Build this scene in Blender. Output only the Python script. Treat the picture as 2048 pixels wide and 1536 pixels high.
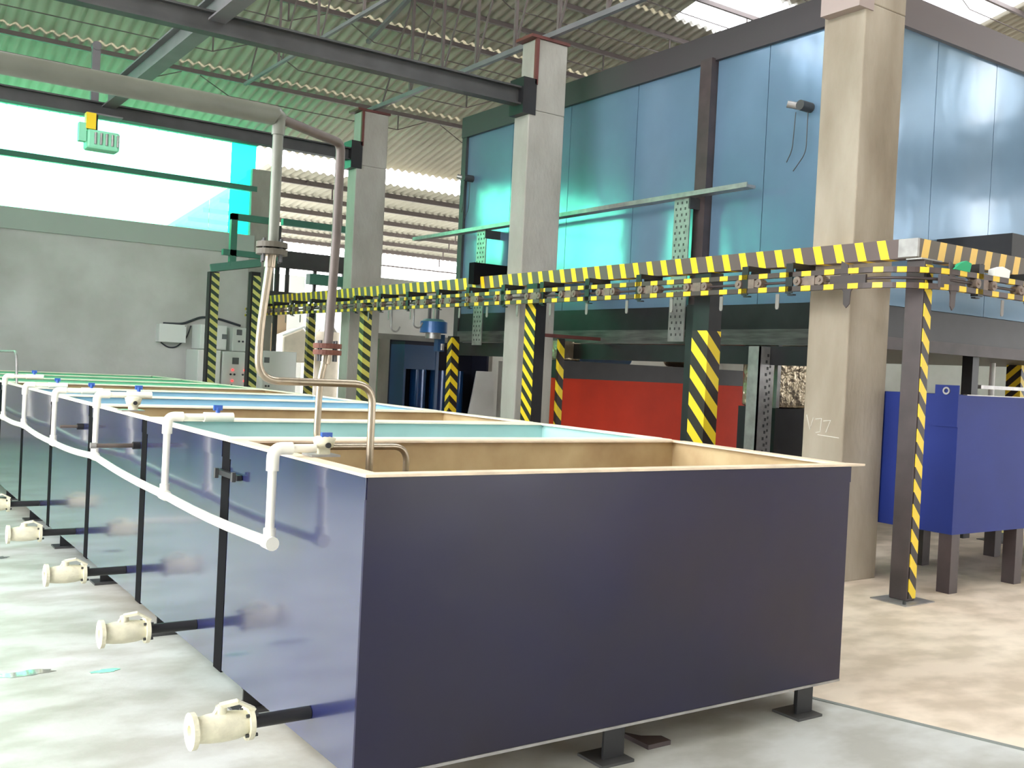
import bpy, math, random
from mathutils import Vector, Matrix
random.seed(7)
S = bpy.context.scene
COL = S.collection
for o in list(bpy.data.objects):
    bpy.data.objects.remove(o)

# ------------------------------------------------------------------ camera
F_PX = 2003.6
rx, ry, rz = 0.01461311, -0.60394964, 0.04908384
def _m3(a): return Matrix(a)
Rx = _m3(((1,0,0),(0,math.cos(rx),-math.sin(rx)),(0,math.sin(rx),math.cos(rx))))
Ry = _m3(((math.cos(ry),0,math.sin(ry)),(0,1,0),(-math.sin(ry),0,math.cos(ry))))
Rz = _m3(((math.cos(rz),-math.sin(rz),0),(math.sin(rz),math.cos(rz),0),(0,0,1)))
B0 = _m3(((1,0,0),(0,0,-1),(0,1,0)))
W2C = Rz @ Rx @ Ry @ B0                      # world -> camera (x right, y down, z forward)
right, down, fwd = W2C[0], W2C[1], W2C[2]
cam_rot = Matrix((right, -down, -fwd)).transposed()
cd = bpy.data.cameras.new('camera')
cam = bpy.data.objects.new('camera', cd)
COL.objects.link(cam)
cam.matrix_world = Matrix.Translation((0, 0, 1.58)) @ cam_rot.to_4x4()
cd.sensor_fit = 'HORIZONTAL'; cd.sensor_width = 36.0
cd.lens = 36.0 * F_PX / 2048.0
cd.clip_start = 0.05; cd.clip_end = 300
S.camera = cam

# ------------------------------------------------------------------ world and exposure
w = bpy.data.worlds.new('overcast_sky'); S.world = w; w.use_nodes = True
wn = w.node_tree; wn.nodes.clear()
bg = wn.nodes.new('ShaderNodeBackground'); wo = wn.nodes.new('ShaderNodeOutputWorld')
bg.inputs[0].default_value = (0.98, 0.985, 1.0, 1); bg.inputs[1].default_value = 8.0
wn.links.new(bg.outputs[0], wo.inputs[0])
S.view_settings.view_transform = 'Standard'
S.view_settings.look = 'None'
S.view_settings.gamma = 1.0
S.view_settings.exposure = 0.5
S.view_settings.use_curve_mapping = False

# ------------------------------------------------------------------ materials
MATS = {}
def srgb(c):
    return tuple(((v/12.92) if v <= 0.04045 else ((v+0.055)/1.055)**2.4) for v in c)
def mat(name, col, rough=0.5, metal=0.0, var=0.0, vscale=3.0, bump=0.0, bscale=20.0, col2=None,
        coat=0.0, spec=0.5, stretch=(1,1,1), emit=None, estr=0.0, bdist=0.01):
    m = bpy.data.materials.new(name); m.use_nodes = True
    nt = m.node_tree; b = nt.nodes['Principled BSDF']
    c = srgb(col)
    b.inputs['Base Color'].default_value = (*c, 1)
    b.inputs['Roughness'].default_value = rough
    b.inputs['Metallic'].default_value = metal
    b.inputs['Coat Weight'].default_value = coat
    b.inputs['Coat Roughness'].default_value = 0.08
    b.inputs['Specular IOR Level'].default_value = spec
    if emit:
        b.inputs['Emission Color'].default_value = (*srgb(emit), 1); b.inputs['Emission Strength'].default_value = estr
    geo = None
    if var > 0 or col2 or bump > 0:
        geo = nt.nodes.new('ShaderNodeNewGeometry')
        mp = nt.nodes.new('ShaderNodeMapping'); mp.inputs['Scale'].default_value = stretch
        nt.links.new(geo.outputs['Position'], mp.inputs['Vector'])
    if var > 0 or col2:
        n = nt.nodes.new('ShaderNodeTexNoise'); n.inputs['Scale'].default_value = vscale; n.inputs['Detail'].default_value = 6
        nt.links.new(mp.outputs[0], n.inputs['Vector'])
        r = nt.nodes.new('ShaderNodeValToRGB')
        c2 = srgb(col2) if col2 else tuple(max(0, v*(1-var)) for v in c)
        c1 = c if col2 else tuple(min(1, v*(1+var)) for v in c)
        r.color_ramp.elements[0].position = 0.3; r.color_ramp.elements[0].color = (*c2, 1)
        r.color_ramp.elements[1].position = 0.7; r.color_ramp.elements[1].color = (*c1, 1)
        nt.links.new(n.outputs[0], r.inputs[0]); nt.links.new(r.outputs[0], b.inputs['Base Color'])
    if bump > 0:
        n2 = nt.nodes.new('ShaderNodeTexNoise'); n2.inputs['Scale'].default_value = bscale; n2.inputs['Detail'].default_value = 3
        nt.links.new(mp.outputs[0], n2.inputs['Vector'])
        bp = nt.nodes.new('ShaderNodeBump'); bp.inputs['Strength'].default_value = bump; bp.inputs['Distance'].default_value = bdist
        nt.links.new(n2.outputs[0], bp.inputs['Height']); nt.links.new(bp.outputs[0], b.inputs['Normal'])
    MATS[name] = m
    return m

def stripe_mat(name, c1, c2, coefs, period, duty, rough=0.45, off=0.0):
    """hazard tape: stripes where fract(dot(position, coefs)/period) < duty"""
    m = mat(name, c1, rough)
    nt = m.node_tree; b = nt.nodes['Principled BSDF']
    geo = nt.nodes.new('ShaderNodeNewGeometry')
    d = nt.nodes.new('ShaderNodeVectorMath'); d.operation = 'DOT_PRODUCT'; d.inputs[1].default_value = coefs
    nt.links.new(geo.outputs['Position'], d.inputs[0])
    dv = nt.nodes.new('ShaderNodeMath'); dv.operation = 'DIVIDE'; dv.inputs[1].default_value = period
    ad = nt.nodes.new('ShaderNodeMath'); ad.operation = 'ADD'; ad.inputs[1].default_value = off
    nt.links.new(d.outputs['Value'], ad.inputs[0]); nt.links.new(ad.outputs[0], dv.inputs[0])
    fr = nt.nodes.new('ShaderNodeMath'); fr.operation = 'FRACT'; nt.links.new(dv.outputs[0], fr.inputs[0])
    lt = nt.nodes.new('ShaderNodeMath'); lt.operation = 'LESS_THAN'; lt.inputs[1].default_value = duty
    nt.links.new(fr.outputs[0], lt.inputs[0])
    mx = nt.nodes.new('ShaderNodeMix'); mx.data_type = 'RGBA'
    mx.inputs[6].default_value = (*srgb(c1), 1); mx.inputs[7].default_value = (*srgb(c2), 1)
    nt.links.new(lt.outputs[0], mx.inputs[0]); nt.links.new(mx.outputs[2], b.inputs['Base Color'])
    return m

def sheet_mat(name, col, trans):
    """thin translucent plastic sheet; trans = share that passes straight through"""
    m = bpy.data.materials.new(name); m.use_nodes = True
    nt = m.node_tree; nt.nodes.clear()
    o = nt.nodes.new('ShaderNodeOutputMaterial')
    t = nt.nodes.new('ShaderNodeBsdfTransparent'); t.inputs[0].default_value = (*col, 1)
    l = nt.nodes.new('ShaderNodeBsdfTranslucent'); l.inputs[0].default_value = (*col, 1)
    mx = nt.nodes.new('ShaderNodeMixShader'); mx.inputs[0].default_value = 1-trans
    nt.links.new(t.outputs[0], mx.inputs[1]); nt.links.new(l.outputs[0], mx.inputs[2]); nt.links.new(mx.outputs[0], o.inputs[0])
    return m

navy = mat('navy_gloss_paint', (0.11, 0.13, 0.29), 0.24, 0, var=0.2, vscale=1.3, bump=0.35, bscale=1.6, coat=1.0, spec=1.0, bdist=0.02)
navy.node_tree.nodes['Principled BSDF'].inputs['Coat IOR'].default_value = 1.7
navy.node_tree.nodes['Principled BSDF'].inputs['Coat Roughness'].default_value = 0.10
navy_shade = mat('navy_shaded_front', (0.055, 0.05, 0.21), 0.32, 0, bump=0.6, bscale=1.2, coat=0.1, spec=0.4, col2=(0.10, 0.075, 0.145), vscale=1.2, bdist=0.015)  # darker navy copy: the front face's shade and brownish sheen put into colour
royal = mat('royal_blue_paint', (0.11, 0.18, 0.46), 0.6, 0, var=0.12, vscale=1.5, spec=0.3)
tan_lining = mat('tan_resin_lining', (0.78, 0.70, 0.54), 0.6, 0, var=0.3, vscale=2.5, bump=0.2, bscale=15, col2=(0.62, 0.51, 0.36))
teal_lining = mat('teal_lining', (0.68, 0.82, 0.81), 0.5, 0, var=0.08, vscale=2)
sky_lining = mat('sky_blue_lining', (0.64, 0.80, 0.88), 0.5, 0, var=0.1, vscale=2)
green_lining = mat('pale_green_lining', (0.55, 0.84, 0.70), 0.5, 0, var=0.06, vscale=2)
rim_cream = mat('cream_rim_paint', (0.93, 0.90, 0.82), 0.5, 0, var=0.08, vscale=8)
rim_pink = mat('worn_cream_rim_paint', (0.88, 0.80, 0.70), 0.5, 0, var=0.15, vscale=9)
matt = mat('matt_black', (0.05, 0.05, 0.06), 0.9, 0, spec=0.1)
black = mat('black_steel', (0.10, 0.10, 0.11), 0.45, 0, var=0.3, vscale=6)
dark = mat('dark_grey_steel', (0.24, 0.24, 0.24), 0.5, 0, var=0.2, vscale=4)
browndark = mat('dark_brown_steel', (0.25, 0.21, 0.21), 0.5, 0, var=0.25, vscale=5)
beamgrey = mat('grey_beam_paint', (0.42, 0.41, 0.42), 0.55, 0, var=0.12, vscale=3)
pvc = mat('white_pvc', (0.90, 0.89, 0.84), 0.35, 0, var=0.04, vscale=6)
pvc_blue = mat('blue_plastic', (0.16, 0.33, 0.66), 0.35)
valve_cream = mat('cream_cast_iron', (0.84, 0.82, 0.72), 0.5, 0, var=0.12, vscale=18, bump=0.3, bscale=60)
stainless = mat('brushed_stainless', (0.64, 0.59, 0.52), 0.3, 0.85, var=0.08, vscale=8, bump=0.1, bscale=40)
rust = mat('rusty_steel', (0.38, 0.22, 0.17), 0.75, 0.1, var=0.3, vscale=14, bump=0.4, bscale=50)
pipe_grey = mat('grey_pipe_lagging', (0.42, 0.43, 0.39), 0.4, 0.1, var=0.15, vscale=6, bump=0.15, bscale=20)
pipe_brown = mat('brown_grey_pipe', (0.35, 0.31, 0.29), 0.5, 0.1, var=0.2, vscale=8)
conc = mat('rough_concrete', (0.66, 0.65, 0.62), 0.85, 0, vscale=2.2, bump=0.5, bscale=25, col2=(0.56, 0.545, 0.51), stretch=(1,1,0.5))
conc_warm = mat('warm_concrete', (0.66, 0.62, 0.56), 0.85, 0, vscale=2.0, bump=0.5, bscale=25, col2=(0.48, 0.43, 0.36), stretch=(1,1,0.35))
plaster = mat('stained_cement_plaster', (0.83, 0.83, 0.82), 0.9, 0, vscale=1.1, bump=0.25, bscale=8, col2=(0.73, 0.73, 0.71))
roofm = mat('fibre_cement_sheet', (0.68, 0.66, 0.60), 0.85, 0, var=0.08, vscale=1.2)
steel_purlin = mat('grey_purlin_paint', (0.38, 0.34, 0.33), 0.6)
ovenblue = mat('blue_oven_sheet', (0.44, 0.56, 0.66), 0.2, 0.4, var=0.07, vscale=1.5, bump=0.9, bscale=0.9, coat=0.45, spec=0.7, stretch=(1,1,0.8), bdist=0.03)
galv = mat('galvanised_steel', (0.62, 0.61, 0.60), 0.4, 0.6, var=0.2, vscale=10)
orange = mat('orange_red_paint', (0.86, 0.23, 0.11), 0.5, 0, var=0.12, vscale=1.6, spec=0.2)
foil = mat('crumpled_foil', (0.72, 0.66, 0.56), 0.3, 0.8, bump=1.0, bscale=7, bdist=0.05)
white_cab = mat('white_cabinet_paint', (0.90, 0.91, 0.90), 0.45)
screen = mat('grey_screen', (0.45, 0.46, 0.47), 0.3)
button = mat('black_button', (0.22, 0.24, 0.27), 0.4)
redlamp = mat('red_pilot_lamp', (0.95, 0.25, 0.25), 0.3, emit=(1, 0.25, 0.25), estr=1.6)
yellow = mat('yellow_paint', (0.93, 0.80, 0.15), 0.4)
teal_tone = mat('teal_paint_and_green_light', (0.24, 0.45, 0.38), 0.55, var=0.1)  # teal also stands in for green light on the portal frame beams
mesh_green = mat('pale_green_body', (0.55, 0.85, 0.70), 0.5)
boothblue = mat('booth_blue', (0.16, 0.30, 0.46), 0.4, coat=0.2)
boothdark = mat('booth_interior', (0.11, 0.12, 0.19), 0.6)
cylblue = mat('glossy_blue_cylinder', (0.10, 0.28, 0.48), 0.18, 0.2, coat=0.5)
beige = mat('beige_fabric', (0.76, 0.72, 0.66), 0.8, var=0.1, vscale=5)
sandm = mat('brown_card', (0.62, 0.54, 0.44), 0.8)
greenrag = mat('green_cloth', (0.10, 0.62, 0.42), 0.7)
redbrown = mat('red_brown_primer', (0.38, 0.20, 0.18), 0.6)
C1, C2 = (0.36, 0.30, 0.29), (0.96, 0.80, 0.12)
beam_y = stripe_mat('hazard_stripes_long_beam', C1, C2, (0, -1, 0.3), 0.2, 0.38, off=-0.05)
beam_x = stripe_mat('hazard_stripes_cross_beam', (0.36, 0.32, 0.27), (0.90, 0.74, 0.36), (1, 0, -0.22), 0.208, 0.42, off=-0.054)
rail_s = stripe_mat('hazard_stripes_rail', (0.27, 0.22, 0.21), (0.90, 0.76, 0.16), (1, -1, 0), 0.22, 0.42)
post_s = stripe_mat('hazard_stripes_post', (0.17, 0.14, 0.13), (0.88, 0.77, 0.16), (1.0, -1.0, 1), 0.25, 0.48)
post_a = stripe_mat('hazard_stripes_corner_post', (0.15, 0.11, 0.10), (0.88, 0.76, 0.15), (1.1, 0, 1), 0.185, 0.52)
post_chev = stripe_mat('hazard_chevrons', (0.13, 0.12, 0.11), (0.88, 0.76, 0.14), (0.9, 0.9, 1), 0.19, 0.48)
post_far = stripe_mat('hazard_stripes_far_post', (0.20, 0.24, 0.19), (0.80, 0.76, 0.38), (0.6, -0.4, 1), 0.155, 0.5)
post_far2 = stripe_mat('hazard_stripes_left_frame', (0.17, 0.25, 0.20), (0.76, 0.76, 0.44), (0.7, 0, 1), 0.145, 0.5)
glaze = sheet_mat('green_translucent_sheet', (0.42, 1.0, 0.73), 0.8)
glaze_dim = sheet_mat('dimmed_green_sheet', (0.10, 0.80, 0.64), 0.5)  # dimmer backlight of the end panes put into their colour
skyl = sheet_mat('clear_roof_sheet', (0.95, 0.97, 1.0), 0.5)

# floor material: patchy cement, stains and a few green spots
floor_m = mat('cement_floor', (0.80, 0.81, 0.795), 0.5, 0, vscale=0.8, bump=0.15, bscale=18, col2=(0.70, 0.70, 0.675))
nt = floor_m.node_tree; fb = nt.nodes['Principled BSDF']
g_ = nt.nodes.new('ShaderNodeNewGeometry')
mp_ = nt.nodes.new('ShaderNodeMapping'); mp_.inputs['Scale'].default_value = (2.6, 4.2, 1); mp_.inputs['Rotation'].default_value = (0, 0, 0.5)
n_ = nt.nodes.new('ShaderNodeTexNoise'); n_.inputs['Scale'].default_value = 1.0; n_.inputs['Detail'].default_value = 8
nt.links.new(g_.outputs['Position'], mp_.inputs[0]); nt.links.new(mp_.outputs[0], n_.inputs['Vector'])
rr = nt.nodes.new('ShaderNodeValToRGB'); rr.color_ramp.elements[0].position = 0.38; rr.color_ramp.elements[0].color = (0.66, 0.635, 0.58, 1)
rr.color_ramp.elements[1].position = 0.6; rr.color_ramp.elements[1].color = (1, 1, 1, 1)
nt.links.new(n_.outputs[0], rr.inputs[0])
mm = nt.nodes.new('ShaderNodeMix'); mm.data_type = 'RGBA'; mm.blend_type = 'MULTIPLY'; mm.inputs[0].default_value = 0.8
src = fb.inputs['Base Color'].links[0].from_socket
nt.links.new(src, mm.inputs[6]); nt.links.new(rr.outputs[0], mm.inputs[7])
nt.links.new(mm.outputs[2], fb.inputs['Base Color'])

# ------------------------------------------------------------------ mesh building
class MB:
    def __init__(s): s.v = []; s.f = []; s.sm = []
    def add(s, vs, fs, smooth=False):
        b = len(s.v); s.v += [tuple(v) for v in vs]
        for f in fs: s.f.append(tuple(b+i for i in f)); s.sm.append(smooth)
        return s
    def hexa(s, p):
        return s.add(p, [(0,3,2,1),(4,5,6,7),(0,1,5,4),(1,2,6,5),(2,3,7,6),(3,0,4,7)])
    def box(s, x0, x1, y0, y1, z0, z1):
        x0, x1 = min(x0,x1), max(x0,x1); y0, y1 = min(y0,y1), max(y0,y1); z0, z1 = min(z0,z1), max(z0,z1)
        return s.hexa([(x0,y0,z0),(x1,y0,z0),(x1,y1,z0),(x0,y1,z0),(x0,y0,z1),(x1,y0,z1),(x1,y1,z1),(x0,y1,z1)])
    def cbox(s, c, d): return s.box(c[0]-d[0]/2, c[0]+d[0]/2, c[1]-d[1]/2, c[1]+d[1]/2, c[2]-d[2]/2, c[2]+d[2]/2)
    def bar(s, a, b, w, h, up=(0,0,1)):
        a, b = Vector(a), Vector(b); t = (b-a).normalized(); u = Vector(up)
        sd = t.cross(u)
        if sd.length < 1e-4: sd = t.cross(Vector((1,0,0)))
        sd.normalize(); u = sd.cross(t).normalized()
        p = []
        for q in (a, b):
            for i, j in ((-1,-1),(1,-1),(1,1),(-1,1)): p.append(q + sd*(w/2*i) + u*(h/2*j))
        return s.hexa(p)
    def tube(s, pts, r, n=12, caps=True):
        pts = [Vector(p) for p in pts]; rings = []
        rr_ = r if isinstance(r, (list, tuple)) else [r]*len(pts)
        t0 = (pts[1]-pts[0]).normalized(); u = t0.orthogonal().normalized()
        prev = t0
        for i, p in enumerate(pts):
            if i == 0: t = (pts[1]-pts[0]).normalized()
            elif i == len(pts)-1: t = (pts[-1]-pts[-2]).normalized()
            else: t = ((pts[i+1]-p).normalized() + (p-pts[i-1]).normalized()).normalized()
            q = prev.rotation_difference(t); u = (q @ u).normalized(); prev = t
            v = t.cross(u)
            rings.append([p + (u*math.cos(2*math.pi*k/n) + v*math.sin(2*math.pi*k/n))*rr_[i] for k in range(n)])
        vs = [v for rg in rings for v in rg]; fs = []
        for i in range(len(pts)-1):
            for k in range(n): fs.append((i*n+k, i*n+(k+1)%n, (i+1)*n+(k+1)%n, (i+1)*n+k))
        s.add(vs, fs, True)
        if caps: s.add(vs[:n], [tuple(reversed(range(n)))]); s.add(vs[-n:], [tuple(range(n))])
        return s
    def cyl(s, a, b, r, n=16): return s.tube([a, b], r, n)
    def disc_ring(s, c, axis, ro, ri, th, n=24):
        """a flange: ring of outer radius ro, hole ri, thickness th along axis"""
        c = Vector(c); ax = Vector(axis).normalized(); u = ax.orthogonal().normalized(); v = ax.cross(u)
        vs = []
        for h in (-th/2, th/2):
            for r in (ri, ro):
                for k in range(n):
                    a = 2*math.pi*k/n; vs.append(c + ax*h + (u*math.cos(a)+v*math.sin(a))*r)
        fs = []
        for k in range(n):
            j = (k+1) % n
            fs += [(k, n+k, n+j, j)][::-1], (2*n+k, 2*n+j, 3*n+j, 3*n+k), (n+k, 3*n+k, 3*n+j, n+j), (k, j, 2*n+j, 2*n+k)
        flat = []
        for f in fs: flat += f if isinstance(f, list) else [f]
        return s.add(vs, flat)
    def prism(s, poly, vec):
        n = len(poly); vec = Vector(vec)
        vs = [Vector(p) for p in poly] + [Vector(p)+vec for p in poly]
        fs = [tuple(reversed(range(n))), tuple(range(n, 2*n))] + [(i, (i+1) % n, n+(i+1) % n, n+i) for i in range(n)]
        return s.add(vs, fs)
    def sphere(s, c, r, sz=(1,1,1), n=12, m=8):
        vs = []; fs = []
        for i in range(m+1):
            th = math.pi*i/m
            for k in range(n):
                a = 2*math.pi*k/n
                vs.append((c[0]+r*sz[0]*math.sin(th)*math.cos(a), c[1]+r*sz[1]*math.sin(th)*math.sin(a), c[2]+r*sz[2]*math.cos(th)))
        for i in range(m):
            for k in range(n): fs.append((i*n+k, (i+1)*n+k, (i+1)*n+(k+1) % n, i*n+(k+1) % n))
        return s.add(vs, fs, True)
    def build(s, name, m, parent=None, bevel=0):
        me = bpy.data.meshes.new(name)
        if parent is not None: o0 = wloc(parent)
        else:
            xs = [v[0] for v in s.v]; ys = [v[1] for v in s.v]; zs = [v[2] for v in s.v]
            o0 = Vector(((min(xs)+max(xs))/2, (min(ys)+max(ys))/2, min(zs)))
        me.from_pydata([(v[0]-o0[0], v[1]-o0[1], v[2]-o0[2]) for v in s.v], [], s.f)
        me.polygons.foreach_set('use_smooth', s.sm)
        me.materials.append(m); me.update()
        o = bpy.data.objects.new(name, me); COL.objects.link(o)
        if parent is not None: o.parent = parent
        else: o.location = o0
        if bevel:
            b = o.modifiers.new('bevel', 'BEVEL'); b.width = bevel; b.segments = 2; b.limit_method = 'ANGLE'
        return o
def wloc(o):
    l = Vector(o.location)
    while o.parent: o = o.parent; l = l + Vector(o.location)
    return l
def fillet(pts, r, n=6):
    pts = [Vector(p) for p in pts]; out = [pts[0]]
    for i in range(1, len(pts)-1):
        a = (pts[i-1]-pts[i]); b = (pts[i+1]-pts[i]); d = min(r, a.length*0.49, b.length*0.49)
        p0 = pts[i]+a.normalized()*d; p1 = pts[i]+b.normalized()*d
        for k in range(n+1):
            t = k/n; out.append(p0*(1-t)**2 + pts[i]*2*t*(1-t) + p1*t*t)
    out.append(pts[-1]); return out
def thing(name, label, cat, loc=(0,0,0), group=None):
    o = bpy.data.objects.new(name, None); COL.objects.link(o); o.location = loc; o.empty_display_size = 0.1
    o['label'] = label; o['category'] = cat
    if group: o['group'] = group
    return o
def tag(o, label, cat, group=None):
    o['label'] = label; o['category'] = cat
    if group: o['group'] = group
    return o
def struct(o, label=None):
    o['kind'] = 'structure'
    if label: o['label'] = label
    return o
def kids(o): return [c for c in bpy.data.objects if c.parent == o]
def dup(root, loc, label=None):
    r = root.copy(); COL.objects.link(r); r.location = loc
    if label: r['label'] = label
    for ch in kids(root):
        c = ch.copy(); COL.objects.link(c); c.parent = r
        for g in kids(ch):
            d = g.copy(); COL.objects.link(d); d.parent = c
    return r
SC = 1.048
def K(x, y, z): return (x*SC, y*SC, 1.58+(z-1.58)*SC)
def kz(z): return 1.58+(z-1.58)*SC

# ================================================================== SETTING
fl = MB().box(-30, 40, -22, 60, -0.2, 0).build('floor', floor_m); struct(fl, 'pale cement floor with stains and a slab joint')
slab_m = floor_m.copy(); slab_m.name = 'warm_cement_slab'
for nd in slab_m.node_tree.nodes:
    if nd.type == 'VALTORGB' and nd.outputs[0].links and nd.outputs[0].links[0].to_socket.identifier.startswith('A'):
        nd.color_ramp.elements[0].color = (*srgb((0.86, 0.79, 0.71)), 1); nd.color_ramp.elements[1].color = (*srgb((0.92, 0.86, 0.78)), 1)
jx = lambda y: 4.173-0.323*(y-3.196)
MB().prism([(jx(-7.1)+0.015, -7.1, 0), (22, -7.1, 0), (22, 18.8, 0), (4.13, 18.8, 0), (jx(3.3)+0.015, 3.3, 0)], (0, 0, 0.004)).build('floor_slab', slab_m, fl)
j = MB(); j.bar((jx(3.3), 3.3, 0.001), (jx(-7.1), -7.1, 0.001), 0.03, 0.006); j.build('slab_joint', mat('dark_joint', (0.50, 0.52, 0.50), 0.8), fl)

YW = 18.0*SC
wet = mat('shallow_water', (0.45, 0.47, 0.45), 0.04, 0, spec=0.8)
def puddle(cx, cy, rx_, ry_, label, seed):
    random.seed(seed); pts = []
    for k in range(18):
        a = 2*math.pi*k/18; r = 0.7+0.45*random.random(); pts.append((cx+rx_*r*math.cos(a), cy+ry_*r*math.sin(a), 0.0005))
    o = MB().prism(pts, (0, 0, 0.0015)).build('puddle', wet); tag(o, label, 'puddle', 'wet patches on the floor')
puddle(0.86, 5.25, 0.13, 0.05, 'wet patch glinting green on the floor at the left edge between the two nearest valves', 3)
puddle(1.2, 5.13, 0.07, 0.03, 'small wet patch on the floor right of the green glinting one', 5)
puddle(1.12, 8.2, 0.08, 0.06, 'small wet green glint on the floor at the left edge by the far valves', 8)
def roofz(y): return kz(5.6+0.24*(18-y/SC))
# roof: individual corrugated sheets, columns along X, rows along Y
def sheet(x0, x1, y0, y1, zf, pitch=0.17, amp=0.026, per=6, th=0.0):
    mb = MB(); n = int(round((x1-x0)/pitch*per)); vs = []; fs = []
    for i in range(n+1):
        x = x0+(x1-x0)*i/n; dz = amp*math.cos(2*math.pi*x/pitch)
        for y in (y0, y1): vs.append((x, y, zf(y)+dz))
    for i in range(n): fs.append((2*i, 2*i+1, 2*i+3, 2*i+2))
    mb.add(vs, fs, True); return mb
ceil_ = bpy.data.objects.new('ceiling', None); COL.objects.link(ceil_); ceil_.location = (0, 10, 6)
struct(ceil_, 'pitched corrugated sheet roof over the hall')
rows = [2.0, 5.2, 7.9, 8.95, 9.95, 10.95, 12.1, 14.2, 16.6, 19.15]
WIDE = 1.02
def zA(y): return roofz(y)
zr = roofz(2.0)
def zB(y): return zr-0.24*(2.0-y)
for r in range(len(rows)-1):
    for c in range(-5, 21):
        x0 = c*WIDE; x1 = x0+WIDE
        xm = (x0+x1)/2; ym = (rows[r]+rows[r+1])/2
        clear = (11.2 < xm < 13.4 and 10.9 < ym < 12.2) or (14.3 < xm < 16.0 and 8.9 < ym < 10.0) or (-4.5 < xm < -2 and 12 < ym < 14.3) or (0.5 < xm < 2.4 and 10.9 < ym < 12.2) or (5.2 < xm < 6.4 and 5 < ym < 8) or (6.5 < xm < 10.8 and 2 < ym < 5.2)  # last range: unseen skylight added to brighten the right floor
        mb = sheet(x0, x1, rows[r], rows[r+1]+0.06, zA)
        mb.build('skylight_sheet' if clear else 'roof_sheet', skyl if clear else roofm, ceil_)
for r, (a, b) in enumerate(((-2.6, 2.0), (-7.0, -2.6))):
    for c in range(-5, 21):
        sheet(c*WIDE, c*WIDE+WIDE, a, b+0.04, zB).build('roof_sheet', roofm, ceil_)

# far hall roof beyond the opening
def roof2(y): return kz(5.22-0.085*(y/SC-18.2))
ceil2 = bpy.data.objects.new('ceiling', None); COL.objects.link(ceil2); ceil2.location = (14, 22, 5)
struct(ceil2, 'lower corrugated roof of the bay beyond the opening')
for r, (a, b) in enumerate(((19.2, 22.8), (22.8, 26.3))):
    for c in range(7, 26):
        sheet(c*WIDE, c*WIDE+WIDE, a, b+0.04, roof2, per=5).build('roof_sheet', roofm, ceil2)

# far end wall of the hall with green translucent sheets above
WX0, WX1 = -3.6, 6.5*SC
wl = MB().box(WX0, WX1, YW, YW+0.23, 0, kz(3.45)).build('wall_back', plaster); struct(wl, 'grey cement plastered end wall')
MB().box(WX0, WX1-0.02, YW-0.05, YW+0.25, kz(3.45), kz(3.80)).build('lintel_band', mat('lintel_plaster', (0.68, 0.72, 0.69), 0.85), wl)
MB().cyl((0.87, YW+0.001, 2.71+0.62), (0.87, YW-0.012, 2.71+0.62), 0.1, 14).build('wall_patch', mat('dark_patch', (0.52, 0.54, 0.52), 0.9), wl)
crk = MB().tube([(1.45*1, YW-0.004, 3.35), (1.18, YW-0.004, 3.0), (0.98, YW-0.004, 2.72), (0.98, YW-0.004, 2.2), (0.75, YW-0.004, 2.0), (0.45, YW-0.004, 1.85)], 0.006, 5)
crk.build('wall_crack', mat('crack_grey', (0.5, 0.52, 0.5), 0.9), wl)
win = bpy.data.objects.new('window_1', None); COL.objects.link(win); win.location = (0, YW, kz(3.8)); struct(win, 'band of green translucent sheets above the end wall')
z0g, z1g, z2g = kz(3.80), kz(4.66), kz(5.46)
x = WX0; k = 0
while x < WX1-0.06:
    x1 = min(x+1.06, WX1-0.5) if x < WX1-0.55 else WX1
    gm = glaze if x1 < WX1-0.3 else glaze_dim
    for a, b in ((z0g, z1g-0.05), (z1g+0.05, z2g)):
        MB().box(x+0.004, x1-0.004, YW+0.10, YW+0.104, a, b).build('pane', gm, win)
    x = x1
MB().box(WX0, WX1, YW-0.02, YW+0.09, z1g-0.05, z1g+0.05).build('girt', teal_tone, win)
MB().box(WX0, WX1, YW+0.02, YW+0.12, z2g, z2g+0.08).build('top_rail', teal_tone, win)
# crosswall to the right of the opening
cw = MB().box(8.7*SC, 20, YW, YW+0.2, 0, kz(3.28)).build('wall_back', plaster); struct(cw, 'grey plastered cross wall behind the blue booth')
# far wall of the second hall
fw = MB().box(8, 27, 28.3, 28.5, 0, 3.1).build('wall_back', plaster); struct(fw, 'far low wall of the bay beyond the opening')
MB().box(8, 27, 28.25, 28.55, 3.1, 3.2).build('coping', dark, fw)
# side walls outside the frame (open bays let the daylight in)
wlft = MB().box(-5.3, -5.1, -7, 9.4, 5.7, 6.2).box(-5.3, -5.1, -7, 1.2, 0, 5.7)  # near bay closed to keep daylight off the near floor
for yy in (5,): wlft.box(-5.3, -5.05, yy, yy+0.4, 0, 5.7)
struct(wlft.build('wall_left', conc), 'open sided left wall')
struct(MB().box(-3.8, -3.6, 9.5, YW+0.2, 0, 7.6).build('wall_left', mat('added_wall_blue_grey', (0.28, 0.36, 0.42), 0.6)), 'added blue-grey wall along the left side, out of view, darkening floor and reflections')  # added out of view to darken the far floor and tank reflections
wr = MB().box(19.8, 20, -7, YW, 2.6, 4.8).box(19.8, 20, -7, YW, 5.6, 7.2)
for yy in (-7, -2.4, 0.2, 3, 8, 12.5): wr.box(19.8, 20, yy, yy+1.9, 4.8, 9.5)
for yy in (-7, -2, 3): wr.box(19.8, 20, yy, yy+2.4, 0, 2.6)
wr.box(19.8, 20, 7, YW, 0, 2.6)
struct(wr.build('wall_right', plaster), 'right wall with window openings')
wf = MB().box(-5.3, 20, -7.2, -7, 3.2, 7.5); wf.box(-4.2, 7, -7.2, -7, 0, 3.2); wf.box(10, 20, -7.2, -7, 0, 3.2)
struct(wf.build('wall_front', plaster), 'wall behind the viewer with two door openings')

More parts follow.
